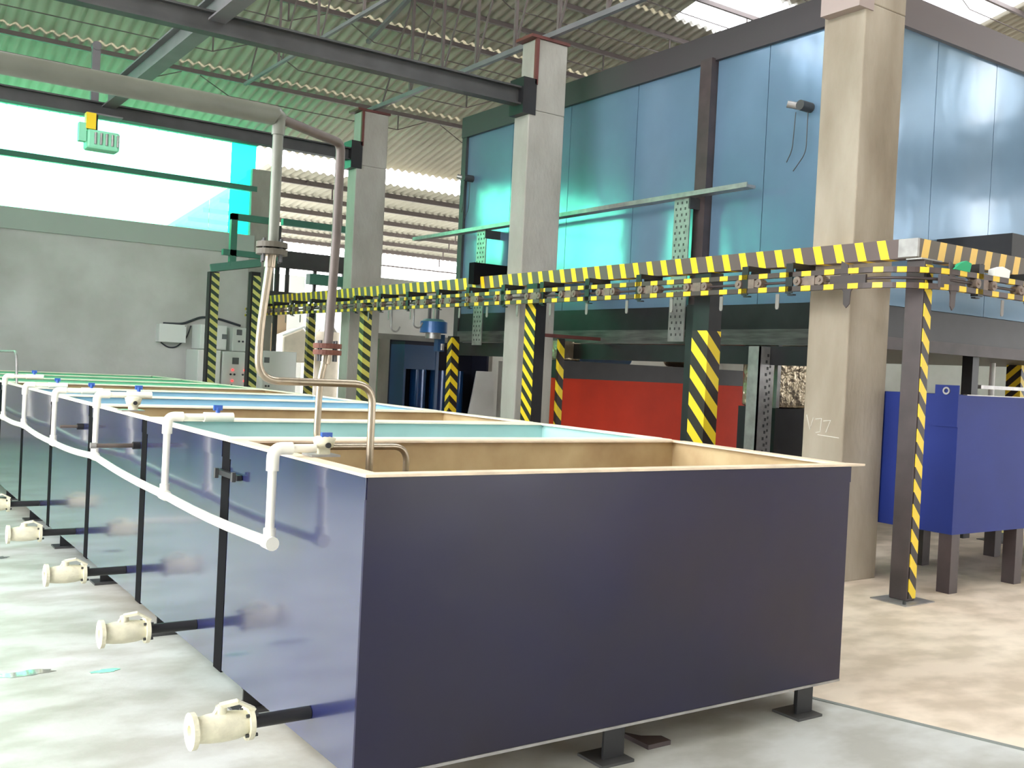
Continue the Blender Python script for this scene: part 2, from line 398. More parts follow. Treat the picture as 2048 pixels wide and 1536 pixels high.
# ------------------------------------------------------------------ columns
def column(name, y0, dy, label, m, z1=5.47, notch=True, bm=None):
    t = thing('concrete_column', label, 'column', (6.71, y0, 0), 'square concrete columns')
    X = 6.71
    zb = 4.93 if notch else z1
    MB().box(X, X+0.52, y0, y0+dy, 0, zb-0.3).build('shaft', m, t, bevel=0.012)
    if notch:
        MB().box(X+0.07, X+0.52, y0, y0+dy, zb-0.3, z1).build('upper_shaft', m, t, bevel=0.01)
        MB().box(X-0.10, X+0.085, y0-0.012, y0+dy*0.9, zb-0.36, zb+0.06).build('beam_bracket', bm or black, t)
        MB().box(X+0.06, X+0.10, y0-0.012, y0+0.03, zb, z1).build('corner_angle', redbrown, t)
        MB().box(X-0.02, X+0.54, y0-0.02, y0+dy+0.02, z1, z1+0.035).build('cap_plate', redbrown, t)
    return t
colA = column('a', 5.055, 0.40, 'tall concrete column nearest the viewer, behind the corner of the striped conveyor', conc_warm, bm=mat('pinkish_bracket', (0.62, 0.56, 0.54), 0.6))
chk = MB()
for pl in ([(5.42, 1.325), (5.38, 1.205), (5.35, 1.305)], [(5.33, 1.295), (5.27, 1.305), (5.275, 1.195), (5.32, 1.185)], [(5.25, 1.285), (5.18, 1.295), (5.22, 1.195)], [(5.30, 1.170), (5.09, 1.160)]):
    chk.tube([(6.7085, a, b) for a, b in pl], 0.0035, 5)
chk.build('chalk_mark', mat('chalk', (0.82, 0.80, 0.76), 0.9), colA)
column('b', 9.65, 0.30, 'middle concrete column in front of the blue oven with a steel beam bolted on its left', conc)
column('c', 14.25, 0.30, 'concrete column left of the blue oven, behind the two hanging pipes', conc)
column('d', 18.86, 0.35, 'farthest concrete column, at the end of the green glazed wall', conc, z1=5.5, notch=False)

# ------------------------------------------------------------------ steel beams
def ibeam(a, b, h, wd, m, parent, name='web'):
    a, b = Vector(a), Vector(b)
    MB().bar(a, b, 0.02, h-0.02).build('web', m, parent)
    up = Vector((0, 0, h/2))
    MB().bar(a+up, b+up, wd, 0.02).build('flange', m, parent); MB().bar(a-up, b-up, wd, 0.02).build('flange', m, parent)
t = thing('steel_beam', 'dark steel cross beam running left from the middle column under the roof', 'beam', (0, 9.75, 4.8), 'cross beams between columns')
zc = kz(4.63)
ibeam((-5.0, 9.75, zc), (6.68, 9.75, zc), 0.19, 0.14, dark, t)
t = thing('steel_beam', 'steel cross beam running left from the far column, behind the horizontal header pipe', 'beam', (0, 14.35, 4.8), 'cross beams between columns')
ibeam((-3.6, 14.35, kz(4.64)), (6.68, 14.35, kz(4.64)), 0.17, 0.14, dark, t)
t = thing('steel_beam', 'wide grey steel beam running towards the viewer across the two cross beams', 'beam', (3.04, 9, 4.9), 'long beams')
MB().box(2.96, 3.13, -6.9, 14.2, kz(4.65)+0.0, kz(4.65)+0.02).build('flange', beamgrey, t)
MB().box(3.03, 3.06, -6.9, 14.2, kz(4.65)+0.02, kz(4.65)+0.22).build('web', beamgrey, t)
MB().box(2.96, 3.13, -6.9, 14.2, kz(4.65)+0.22, kz(4.65)+0.24).build('flange', beamgrey, t)

# ------------------------------------------------------------------ purlins (trussed, along X)
PY = [16.0, 14.79, 13.58, 12.78, 11.95, 10.95, 9.9, 8.9, 7.9]
names = ['nearest the green glazed wall', 'second from the green glazed wall', 'just above the far cross beam', 'fourth from the green glazed wall',
         'fifth from the green glazed wall', 'sixth from the green glazed wall', 'above the middle cross beam', 'second in front of the middle column', 'closest to the viewer']
for i, yb in enumerate(PY):
    y = yb*SC; z = roofz(y)-0.06
    t = thing('roof_purlin', 'trussed steel roof purlin with thin tie rod below, ' + names[i], 'purlin', (0, y, z), 'trussed roof purlins')
    MB().box(-5.1, 20, y-0.025, y+0.025, z-0.04, z+0.03).build('top_chord', steel_purlin, t)
    rod = MB()
    xs = []
    x = 0.4+0.7*i
    while x > -4.5: x -= 4.6
    x += 4.6 if x < -5.0 else 0
    while x < 19:
        a, b = x, x+4.3
        rod.tube([(a, y, z-0.05), (a+0.5, y, z-0.30), (b-0.6, y, z-0.30), (b, y, z-0.05)], 0.009, 6)
        xs.append(b-0.6); x += 4.6
    rod.build('tie_rod', steel_purlin, t)
    for xx in xs: MB().box(xx-0.012, xx+0.012, y-0.008, y+0.008, z-0.30, z-0.03).build('strut', steel_purlin, t)
for i, yb in enumerate((18.9, 20.1, 21.3, 22.4, 23.5, 24.5)):
    y = yb*SC; z = roof2(y)-0.05
    t = thing('roof_purlin', 'purlin of the lower roof beyond the opening, ' + ['nearest', 'second', 'third', 'fourth', 'fifth', 'farthest'][i] + ' in depth', 'purlin', (12, y, z), 'purlins of the lower far roof')
    MB().box(7.2, 26, y-0.03, y+0.03, z-0.08, z+0.02).build('chord', steel_purlin, t)
    st = []
    for xx in (8.8+0.7*i, 12.4+0.5*i, 16.0+0.4*i): MB().box(xx-0.015, xx+0.015, y-0.01, y+0.01, z-0.30, z-0.06).build('strut', steel_purlin, t)
t = thing('eave_truss', 'light lattice truss at the far eave above the bright gap', 'truss', (14, 26.2, 4.2))
ze = roof2(26.2)
MB().box(7.2, 26, 26.17, 26.21, ze-0.40, ze-0.36).build('bottom_chord', steel_purlin, t)
x = 7.2; k = 0
while x < 25:
    MB().bar((x, 26.19, ze-0.38), (x+0.32, 26.19, ze-0.04), 0.012, 0.012).build('lattice_bar', steel_purlin, t)
    MB().bar((x+0.32, 26.19, ze-0.04), (x+0.64, 26.19, ze-0.38), 0.012, 0.012).build('lattice_bar', steel_purlin, t)
    x += 0.64

# ------------------------------------------------------------------ truss along the column row
t = thing('roof_truss', 'light grey lattice roof truss spanning from column top to column top', 'truss', (6.95, 9, 5.5))
zc = 5.54; XT = 6.97
MB().box(XT-0.03, XT+0.03, 2.0, 14.6, zc-0.03, zc+0.03).build('bottom_chord', beamgrey, t)
MB().bar((XT, 2.0, roofz(2.0)-0.16), (XT, 14.6, roofz(14.6)-0.16), 0.06, 0.06).build('top_chord', beamgrey, t)
yy = 3.2
flip = 0
while yy < 13.9:
    zt = roofz(yy)-0.17
    MB().box(XT-0.02, XT+0.02, yy-0.02, yy+0.02, zc, zt).build('web_post', steel_purlin, t)
    y2 = yy+0.9
    MB().bar((XT, yy, zt), (XT, min(y2, 14.3), zc), 0.022, 0.022).build('web_diagonal', steel_purlin, t)
    yy += 0.9
t2 = thing('roof_truss', 'lattice roof truss parallel to the column row, nearer the header pipe', 'truss', (4.4, 12, 5.5))
XT = 4.95
MB().box(XT-0.02, XT+0.02, 9.75, 14.4, zc-0.02, zc+0.02).build('bottom_chord', beamgrey, t2)
for yy in (10.5, 11.8, 13.1):
    MB().box(XT-0.015, XT+0.015, yy-0.015, yy+0.015, zc, roofz(yy)-0.1).build('web_post', steel_purlin, t2)
    MB().bar((XT, yy, roofz(yy)-0.1), (XT, yy+1.2, zc), 0.018, 0.018).build('web_diagonal', steel_purlin, t2)

# ================================================================== OVEN
OX, OY, OX2, OY2 = 7.86, 5.87, 14.2, 12.94
zo0, zo1 = 2.37, 5.01
ov = thing('paint_oven', 'huge blue sheet-metal oven raised on a dark base, with panel seams and black top trim', 'oven', (11, 9, 0))
MB().box(OX+0.03, OX2, OY+0.03, OY2-0.02, zo0, zo1+0.1).build('core', dark, ov)
def panelY(y0, y1):   # on the -X face
    MB().box(OX, OX+0.028, y0+0.004, y1-0.004, zo0, zo1).build('panel', ovenblue, ov)
def panelX(x0, x1):
    MB().box(x0+0.004, x1-0.004, OY, OY+0.028, zo0, zo1).build('panel', ovenblue, ov)
for a, b in ((11.66, 12.84), (10.34, 11.66), (9.05, 10.34), (7.94, 9.05), (7.05, 7.77), (5.872, 7.05)): panelY(a, b)
for a, b in ((7.89, 8.95), (8.95, 10.0), (10.0, 11.1), (11.1, 12.2), (12.2, 13.3), (13.3, 14.2)): panelX(a, b)
MB().box(OX-0.10, OX+0.03, 7.77, 7.94, 0.0, zo1+0.02).build('frame_post', browndark, ov)
MB().box(OX-0.04, OX+0.06, OY2-0.1, OY2+0.02, zo0-0.6, zo1+0.2).build('frame_post', dark, ov)
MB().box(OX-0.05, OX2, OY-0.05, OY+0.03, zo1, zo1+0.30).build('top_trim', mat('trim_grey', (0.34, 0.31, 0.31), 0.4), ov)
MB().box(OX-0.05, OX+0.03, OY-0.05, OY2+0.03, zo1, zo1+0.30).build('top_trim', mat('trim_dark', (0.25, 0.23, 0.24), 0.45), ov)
MB().box(OX-0.02, OX2, OY+0.02, OY2-0.05, zo0-0.40, zo0-0.003).build('base_channel', black, ov)
MB().box(OX-0.04, OX+0.02, OY+0.02, OY2-0.1, zo0-0.42, zo0-0.26).build('base_rail', mat('grimy_galvanised', (0.40, 0.40, 0.39), 0.35, 0.6, var=0.4, vscale=9, stretch=(1, 0.3, 3)), ov)
MB().box(OX-0.05, OX+0.0, OY+0.0, OY2-0.1, zo0-0.62, zo0-0.43).build('lower_beam', black, ov)
MB().box(OX-0.05, OX2, OY+0.0, OY+0.06, zo0-0.42, zo0-0.30).build('lower_beam', browndark, ov)
for (x, y) in ((10.2, 6.1), (13.9, 6.1), (8.0, 6.35), (13.9, 12.6)): MB().box(x-0.06, x+0.06, y-0.06, y+0.06, 0, zo0-0.38).build('leg', black, ov)
# hoods where the conveyor would enter
MB().box(9.1, 9.9, 5.10, OY+0.01, 2.86, 3.08).build('entry_hood', black, ov)
MB().box(6.50, OX+0.02, 10.35, 10.47, 2.60, 2.86).build('entry_hood', matt, ov)
# cable tray on the oven
tr = thing('cable_tray', 'grey perforated cable tray crossing the blue oven with upright sections', 'cable tray', (7.66, 10, 3.5))
XTR = 7.64
MB().box(XTR-0.07, XTR+0.05, 7.0, 13.9, 3.52, 3.55).build('tray_run', galv, tr)
MB().box(XTR-0.08, XTR-0.065, 7.0, 13.9, 3.52, 3.57).build('tray_edge', galv, tr)
for yy, zl in ((7.98, 1.97), (12.0, 1.9)):
    b = MB().box(XTR-0.01, XTR+0.005, yy-0.12, yy+0.12, zl, 3.52)
    b.build('upright_tray', galv, tr)
    b = MB()
    for i in range(24):
        for q in (-0.07, 0.0, 0.07):
            z = zl+0.06+i*0.065
            if z < 3.5: b.box(XTR-0.013, XTR-0.009, yy+q-0.012+0.02*(i % 2), yy+q+0.006+0.02*(i % 2), z, z+0.028)
    h = b.build('slots', dark, tr); h['kind'] = 'stuff'
    MB().box(XTR-0.03, XTR+0.22, yy-0.14, yy-0.12, 3.40, 3.52).build('bracket', dark, tr)
def lamp(y, z, label):
    t = thing('oven_lamp', label, 'lamp', (7.8, y, z), 'lamps on the oven side')
    MB().cyl((7.858, y, z), (7.70, y, z), 0.05, 14).build('housing', dark, t)
    MB().cyl((7.78, y+0.03, z+0.0), (7.68, y+0.14, z+0.03), 0.035, 12).build('lens', galv, t)
    MB().tube(fillet([(7.80, y-0.02, z-0.05), (7.80, y-0.02, z-0.45), (7.83, y+0.15, z-0.6)], 0.08), 0.005, 6).build('wire', dark, t)
    MB().tube(fillet([(7.80, y+0.13, z-0.03), (7.80, y+0.15, z-0.4), (7.83, y+0.24, z-0.5)], 0.08), 0.005, 6).build('wire', dark, t)
lamp(6.5, 4.27, 'small dark lamp with trailing wires on the oven, left of the near column')
lamp(12.68, 4.37, 'small dark lamp on the oven left edge under the lit green reflection')

# ------------------------------------------------------------------ under the oven
t = thing('red_tank', 'orange-red tank with wide black rim standing under the oven', 'tank', (9.3, 10, 0))
MB().box(7.60, 11.0, 9.98, 10.35, 0.15, 1.50).build('body', orange, t)
MB().box(7.59, 11.01, 9.97, 10.36, 1.50, 1.72).build('rim', black, t)
for x in (7.7, 9.2, 10.9): MB().box(x-0.05, x+0.05, 10.1, 10.2, 0, 0.15).build('leg', black, t)
t = thing('blue_duct', 'blue round duct lying above the red tank under the oven', 'duct', (8.6, 11.6, 1.7))
MB().cyl((8.4, 11.8, 1.83), (10.3, 11.8, 1.83), 0.10).build('pipe', boothblue, t)
MB().cyl((9.0, 11.8, 1.83), (9.0, 11.8, 2.1), 0.08).build('stub', boothblue, t)
for x in (8.5, 10.1): MB().box(x-0.03, x+0.03, 11.77, 11.83, 0, 1.75).build('stand', black, t)
t = thing('foil_duct', 'large crumpled foil-wrapped duct hanging under the oven left of the near column', 'duct', (8.2, 6.9, 1.3), 'foil ducts')
MB().box(8.02, 8.54, 6.85, 7.35, 1.32, 1.98).build('foil_wrap', foil, t, bevel=0.03)
MB().box(7.97, 8.02, 6.83, 6.87, 1.32, 1.98).build('edge_strip', galv, t)
MB().box(8.0, 8.56, 6.86, 7.36, 0.0, 1.315).build('black_base', black, t)
t = thing('foil_duct', 'foil-wrapped duct behind the middle column above the red tank', 'duct', (7.9, 9.8, 1.6), 'foil ducts')
MB().box(7.62, 7.93, 9.99, 10.3, 1.725, 1.97).build('foil_wrap', foil, t, bevel=0.02)
t = thing('foil_duct', 'small foil duct end right of the striped middle post', 'duct', (9.6, 9.8, 1.7), 'foil ducts')
MB().cyl((9.75, 10.3, 1.84), (9.75, 9.9, 1.84), 0.115, 18).build('foil_wrap', foil, t)
MB().box(9.83, 10.1, 9.95, 10.3, 1.725, 1.95).build('end_box', foil, t)
t = thing('slotted_post', 'grey slotted angle post standing in front of the foil duct', 'post', (7.75, 6.8, 0))
MB().box(7.66, 7.88, 6.80, 6.815, 0, 1.93).build('face', galv, t)
MB().box(7.66, 7.675, 6.80, 6.95, 0, 1.93).build('return', galv, t)
b = MB()
for i in range(28):
    z = 0.1+i*0.064
    b.box(7.75+0.02*(i % 2), 7.775+0.02*(i % 2), 6.797, 6.801, z, z+0.03); b.box(7.81, 7.83, 6.797, 6.801, z+0.02, z+0.045)
b.build('slots', dark, t)['kind'] = 'stuff'
t = thing('shadow_upright', 'black upright standing in for the shadow right of the striped middle post', 'post', (7.1, 7.2, 0))  # black upright stands in for the shadow beside the striped post
MB().box(7.02, 7.2, 7.1, 7.2, 0, 2.3).build('shaft', black, t)
tag(MB().box(6.9, 8.6, 9.48, 9.52, 1.98, 2.02).build('brace_bar', redbrown), 'red-brown bar crossing the middle column below the oven', 'bar')

# ================================================================== POWDER BOOTH AREA
t = thing('powder_booth', 'dark blue booth with glossy vertical cylinders, left of the middle column', 'booth', (8.9, 15, 0))
bx0, bx1, by = 8.22, 9.95, 15.2
MB().box(bx0, bx1, by+0.5, by+0.55, 0, 2.0).build('back_panel', boothdark, t)
MB().box(bx0, bx1+0.0, by, by+0.55, 1.92, 1.97).build('roof_panel', boothdark, t)
MB().box(bx0, bx0+0.04, by, by+0.5, 0, 1.92).build('side_panel', boothblue, t)
MB().box(bx1-0.04, bx1, by, by+0.5, 0, 1.92).build('side_panel', boothdark, t)
MB().box(bx0+0.04, bx0+0.62, by, by+0.04, 1.50, 1.92).build('header_panel', boothblue, t)
MB().box(bx0+0.62, bx0+0.68, by-0.01, by+0.03, 0, 1.92).build('corner_post', boothblue, t)
for x in (bx0+0.42, bx0+0.82, bx0+1.20): MB().cyl((x, by+0.25, 0.1), (x, by+0.25, 1.50), 0.15, 20).build('cylinder', cylblue, t)
tag(MB().prism([(9.33, 15.05, 0.0), (10.0, 15.05, 0.0), (10.0, 15.05, 1.52), (9.62, 15.05, 1.52), (9.55, 15.05, 1.1)], (0, 0.04, 0)).build('leaning_board', plaster),
    'plain grey board with a sloping left edge leaning beside the blue booth', 'board')
tag(MB().box(10.1, 10.35, 14.9, 15.1, 0, 1.72).build('grey_pillar', conc), 'short grey pillar right of the blue booth', 'pillar')
tag(MB().box(7.60, 7.78, 14.95, 15.1, 0, 1.98).build('grey_upright', conc), 'grey upright between far column and blue booth', 'pillar')
MB_ = MB().box(7.6, 10.4, 15.76, 15.9, 0.0, 2.1)
tag(MB_.build('booth_screen', conc), 'grey screen wall behind the blue booth', 'wall')
t = thing('hanging_motor', 'blue drum-shaped motor hanging below the conveyor beside the chevron post', 'motor', (7.7, 13.3, 2.1))
MB().cyl((7.73, 13.4, 2.08), (7.73, 13.4, 2.25), 0.21, 24).build('drum', mat('motor_blue', (0.22, 0.42, 0.66), 0.35, 0.2, coat=0.3), t)
MB().tube([(7.73, 13.4, 2.25), (7.73, 13.4, 2.29)], [0.2, 0.15], 24).build('crown', mat('motor_teal', (0.35, 0.55, 0.56), 0.4), t)
MB().cyl((7.70, 13.35, 1.99), (7.70, 13.35, 2.08), 0.12, 20).build('lower_ring', galv, t)
MB().box(7.78, 7.90, 13.33, 13.45, 1.80, 2.06).build('terminal_box', boothblue, t)
MB().cyl((7.85, 13.32, 1.82), (7.85, 13.32, 1.92), 0.03, 10).build('gland', galv, t)
MB().box(6.71, 7.85, 13.36, 13.44, 2.60, 2.64).build('support_arm', dark, t)
for q in (-0.08, 0.06): MB().box(7.73+q-0.02, 7.73+q+0.02, 13.38, 13.42, 2.28, 2.62).build('hanger', beamgrey, t)
for i, (x, y, d) in enumerate(((6.66, 12.75, 0.5), (6.66, 12.1, 0.45))):
    tag(MB().tube(fillet([(x, y, 2.55), (x, y, 2.55-d), (x+0.10, y, 2.53-d), (x+0.14, y, 2.61-d)], 0.06), 0.012, 8).build('wire_hook', galv),
        ['thin wire hook hanging below the conveyor, left one of the pair by the motor', 'thin wire hook hanging below the conveyor, beside the blue motor'][i], 'hook')

# ================================================================== CONVEYOR
cv = thing('overhead_conveyor', 'yellow and black striped overhead conveyor turning a corner beside the near column', 'conveyor', (6.6, 5, 2.5))
MB().box(6.595, 6.72, 4.53, 18.2, 2.547, 2.692).build('beam', beam_y, cv)
MB().box(6.595, 13.5, 4.41, 4.53, 2.547, 2.692).build('beam', beam_x, cv)
MB().box(6.585, 6.61, 4.40, 4.56, 2.555, 2.69).build('corner_plate', galv, cv)
MB().box(6.60, 6.86, 4.37, 4.50, 2.535, 2.545).build('shim_plate', galv, cv)
def railpath(z, x=6.40, yc=4.25, r=0.45):
    pts = [(x, 18.0, z), (x, 12, z), (x, 8, z)]
    for k in range(0, 11):
        a = math.pi/2*k/10
        pts.append((x+r-r*math.cos(a), yc+r-r*math.sin(a), z))
    pts.append((9.5, yc, z)); pts.append((13.5, yc, z)); return pts
def rail_mesh(z):
    pts = [Vector(p) for p in railpath(z)]; mb = MB(); vs = []; n = len(pts)
    hw, hh = 0.022, 0.02
    for i, p in enumerate(pts):
        t_ = (pts[min(i+1, n-1)]-pts[max(i-1, 0)]).normalized(); sd = Vector((t_.y, -t_.x, 0))
        for a, b in ((-1,-1),(1,-1),(1,1),(-1,1)): vs.append(p+sd*hw*a+Vector((0,0,hh*b)))
    fs = []
    for i in range(n-1):
        for k in range(4): fs.append((i*4+k, i*4+(k+1)%4, (i+1)*4+(k+1)%4, (i+1)*4+k))
    fs += [(3,2,1,0), tuple((n-1)*4+k for k in range(4))]
    mb.add(vs, fs); return mb
rail_mesh(2.45).build('upper_rail', rail_s, cv)
rail_mesh(2.335).build('lower_rail', rail_s, cv)
MB().tube([(p[0]+0.012, p[1]+0.0, 2.39) for p in railpath(2.39)], 0.011, 6).build('chain', browndark, cv)
O = wloc(cv)
def at(src, dx, dy, dz=0, rot=None):
    c = src.copy(); COL.objects.link(c); c.parent = cv; c.location = (dx, dy, dz)
    if rot: c.rotation_euler = (0, 0, rot)
    return c
# bracket modelled at origin X=6.4,Y=0
def bracket_mesh():
    b = MB()
    b.box(6.378, 6.39, -0.035, 0.035, 2.30, 2.54); b.box(6.39, 6.437, 0.025, 0.035, 2.30, 2.54)
    b.box(6.385, 6.66, -0.03, -0.018, 2.50, 2.545)
    b.box(6.40, 6.435, -0.03, 0.03, 2.465, 2.475); b.box(6.40, 6.435, -0.03, 0.03, 2.285, 2.295)
    b.prism([(6.437, -0.02, 2.50), (6.60, -0.02, 2.50), (6.437, -0.02, 2.40)], (0, 0.008, 0))
    return b
cv_off = Vector((O.x, O.y, O.z))
def local_part(mb, name, m):
    """mesh in local conveyor coordinates with its own y origin at 0"""
    me = bpy.data.meshes.new(name)
    me.from_pydata([(v[0]-6.4, v[1], v[2]-2.38) for v in mb.v], [], mb.f); me.polygons.foreach_set('use_smooth', mb.sm)
    me.materials.append(m); return me
def place(me, name, x, y, rot=0):
    o = bpy.data.objects.new(name, me); COL.objects.link(o); o.parent = cv
    o.location = (x-O.x, y-O.y, 2.38-O.z); o.rotation_euler = (0, 0, rot); return o
br = local_part(bracket_mesh(), 'bracket', black)
for y in (5.40, 5.87, 7.21, 7.99, 8.77, 9.52, 10.28, 11.0, 11.8, 12.6, 13.4, 14.2, 15.0, 15.8, 16.6, 17.4): place(br, 'bracket', 6.4, y)
for x in (7.15, 7.9, 8.7, 9.5): place(br, 'bracket', x, 4.25, math.pi/2)
tm = MB(); tm.box(6.386, 6.412, -0.14, 0.14, 2.362, 2.418); tm.box(6.38, 6.418, -0.05, 0.05, 2.355, 2.43)
for q in (-0.11, 0.11):
    tm.cyl((6.362, q, 2.392), (6.435, q, 2.392), 0.036, 14)
    tm.cyl((6.35, q, 2.392), (6.365, q, 2.392), 0.014, 8)
trolley = local_part(tm, 'trolley', mat('greasy_brown_steel', (0.48, 0.42, 0.38), 0.5, 0.3, var=0.2, vscale=20))
pm = MB(); pm.prism([(6.40, -0.018, 2.30), (6.40, 0.018, 2.30), (6.40, 0.018, 2.19), (6.40, 0.01, 2.175), (6.40, -0.01, 2.175), (6.40, -0.018, 2.19)], (0.006, 0, 0))
pendant = local_part(pm, 'pendant', mat('dull_grey_steel', (0.50, 0.48, 0.46), 0.5, 0.2))
y = 5.2; i = 0
while y < 17.5:
    place(trolley, 'trolley', 6.4, y)
    if 1: place(pendant, 'pendant', 6.4, y+0.33)
    y += 0.62
for x in (7.2, 7.8, 8.4, 9.0): place(trolley, 'trolley', x, 4.25, math.pi/2); place(pendant, 'pendant', x+0.3, 4.25, math.pi/2)
# big carrier hanging at the start of the curve
cm = MB()
cm.box(6.39, 6.41, -0.16, 0.16, 2.33, 2.42)
cm.prism([(6.385, 0.06, 2.42), (6.385, 0.06, 2.53), (6.385, 0.0, 2.50), (6.385, -0.02, 2.42)], (0.01, 0, 0))
cm.prism([(6.385, -0.06, 2.33), (6.385, 0.05, 2.33), (6.385, 0.03, 2.29), (6.385, 0.025, 2.20), (6.385, -0.0, 2.17), (6.385, -0.03, 2.20), (6.385, -0.035, 2.29)], (0.01, 0, 0))
carrier = local_part(cm, 'carrier', browndark); place(carrier, 'carrier', 6.4, 4.85)
place(carrier, 'carrier', 6.82, 4.26, math.pi/2)
# rag and wrapper left on the rails
tag(MB().prism([(6.78, 4.22, 2.47), (6.98, 4.22, 2.465), (7.0, 4.22, 2.53), (6.93, 4.22, 2.545), (6.86, 4.22, 2.52)], (0.02, 0.05, 0)).build('green_rag', greenrag),
    'small bright green rag lying on the conveyor rail behind the corner post', 'rag')
tag(MB().prism([(7.30, 4.22, 2.47), (7.52, 4.22, 2.47), (7.53, 4.22, 2.53), (7.42, 4.22, 2.55), (7.31, 4.22, 2.52)], (0.0, 0.05, 0)).build('white_wrapper', white_cab),
    'crumpled whitish wrapper on the conveyor rail at the right edge', 'wrapper')

# conveyor posts
def post(label, x, y, wx, wy, z, m, stripes=None, zs=None, base=0.3, mb=black):
    t = thing('conveyor_post', label, 'post', (x, y, 0), 'posts under the conveyor')
    MB().box(x, x+wx, y, y+wy, 0.012, z).build('shaft', mb if stripes else m, t)
    if stripes:
        z0, z1 = zs
        MB().box(x-0.003, x+wx+0.003, y-0.003, y+wy+0.003, z0, z1).build('hazard_tape', stripes, t)
    b = base/2
    MB().box(x+wx/2-b, x+wx/2+b, y+wy/2-b, y+wy/2+b, 0, 0.012).build('base_plate', dark, t)
    return t
# corner post: brown channel with tape only on its narrow face
t = thing('conveyor_post', 'tall brown corner post of the conveyor with a narrow yellow striped edge', 'post', (6.66, 4.4, 0), 'posts under the conveyor')
MB().box(6.64, 6.74, 4.37, 4.52, 0.012, 2.535).build('shaft', browndark, t, bevel=0.006)
MB().box(6.652, 6.738, 4.362, 4.369, 0.03, 2.50).build('hazard_tape', post_a, t)
MB().box(6.50, 6.86, 4.28, 4.58, 0, 0.012).build('base_plate', galv, t)
for (x, y) in ((6.54, 4.32), (6.82, 4.54)): MB().cyl((x, y, 0.012), (x, y, 0.035), 0.012, 8).build('anchor_bolt', dark, t)
post('wide black post with bold stripes in front of the red tank', 6.62, 6.50, 0.16, 0.20, 2.55, black, post_s, (0.2, 2.02), mb=black)
t = thing('conveyor_post', 'striped post standing directly in front of the middle column', 'post', (6.55, 9.0, 0), 'posts under the conveyor')
MB().box(6.52, 6.66, 9.05, 9.25, 0.012, 2.55).build('shaft', black, t)
MB().box(6.515, 6.519, 9.05, 9.25, 0.1, 2.33).build('hazard_tape', stripe_mat('hazard_stripes_mid', (0.15, 0.13, 0.12), (0.90, 0.78, 0.14), (0, -0.9, 1), 0.157, 0.5), t)
MB().box(6.44, 6.74, 8.99, 9.31, 0, 0.012).build('base_plate', dark, t)
post('thin striped post just right of the middle column beside the red tank', 7.31, 9.62, 0.07, 0.05, 1.98, black, post_s, (0.1, 1.97), 0.1)
post('post with yellow chevrons in front of the blue booth', 7.53, 12.5, 0.12, 0.12, 2.02, black, post_chev, (0.1, 2.0))
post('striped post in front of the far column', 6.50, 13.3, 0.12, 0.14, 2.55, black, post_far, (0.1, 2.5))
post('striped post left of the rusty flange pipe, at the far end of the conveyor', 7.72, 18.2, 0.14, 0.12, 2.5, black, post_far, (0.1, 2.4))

# ================================================================== FAR END EQUIPMENT
t = thing('portal_frame', 'green-lit steel frame with two striped legs in front of the control cabinets', 'frame', (6, 17.2, 0))
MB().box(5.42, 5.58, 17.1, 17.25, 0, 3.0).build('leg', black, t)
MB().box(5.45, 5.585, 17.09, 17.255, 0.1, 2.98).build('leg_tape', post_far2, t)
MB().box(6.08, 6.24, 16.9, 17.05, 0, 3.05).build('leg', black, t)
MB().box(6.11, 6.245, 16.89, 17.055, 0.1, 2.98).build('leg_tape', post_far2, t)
MB().bar((5.45, 17.18, 3.06), (6.25, 16.97, 3.22), 0.2, 0.13).build('cross_beam', teal_tone, t)
MB().box(5.72, 5.83, 17.0, 17.1, 3.12, 4.02).build('upright', teal_tone, t)
MB().box(5.72, 6.55, 17.0, 17.1, 3.92, 4.03).build('top_bar', teal_tone, t)
MB().box(5.6, 6.6, 17.0, 17.1, 3.30, 3.40).build('middle_bar', teal_tone, t)
t = thing('service_platform', 'dark steel platform beams crossing the opening behind the two pipes', 'platform', (7.3, 18.6, 3.2))
MB().box(6.95, 8.95, 18.0, 18.15, 3.28, 3.60).build('deck_beam', dark, t)
MB().box(7.0, 8.85, 17.9, 18.02, 4.06, 4.18).build('upper_beam', teal_tone, t)
MB().box(7.62, 8.5, 18.0, 18.2, 3.02, 3.22).build('cross_piece', teal_tone, t)
MB().box(6.7, 8.2, 17.95, 18.25, 2.68, 2.82).build('lower_deck', dark, t)
for x in (7.2, 7.75, 8.35): MB().box(x-0.03, x+0.03, 18.06, 18.12, 2.7, 3.3).build('hanger', dark, t)
for x in (8.8,): MB().box(x-0.04, x+0.04, 17.96, 18.04, 0, 4.06).build('support', teal_tone, t)
MB().box(6.98, 7.05, 18.1, 18.17, 0, 4.06).build('support', dark, t)
tag(MB().box(7.15, 9.2, 22, 22.1, 0, 3.5).build('white_screen', white_cab), 'pale screen seen through the opening below the far roof', 'screen')

def cabinet(label, x0, x1, y0, y1, z0, z1, lamps=(), screens=(), btn=(), door=True):
    t = thing('control_cabinet', label, 'cabinet', (x0, y0, z0), 'white control cabinets')
    MB().box(x0, x1, y0, y1, z0, z1).build('body', white_cab, t, bevel=0.008)
    dr = MB().box(x0+0.015, x1-0.015, y0-0.012, y0-0.001, z0+0.015, z1-0.015).build('door', white_cab, t)
    W, H = x1-x0, z1-z0
    for u, v, s in screens: MB().box(x0+u*W-s/2, x0+u*W+s/2, y0-0.02, y0-0.011, z0+v*H-s/2, z0+v*H+s/2).build('display', screen, dr)
    for u, v in btn: MB().cyl((x0+u*W, y0-0.011, z0+v*H), (x0+u*W, y0-0.032, z0+v*H), 0.018, 10).build('button', button, dr)
    for u, v in lamps: MB().cyl((x0+u*W, y0-0.011, z0+v*H), (x0+u*W, y0-0.035, z0+v*H), 0.02, 10).build('pilot_lamp', redlamp, dr)
    return t
yc = 18.25
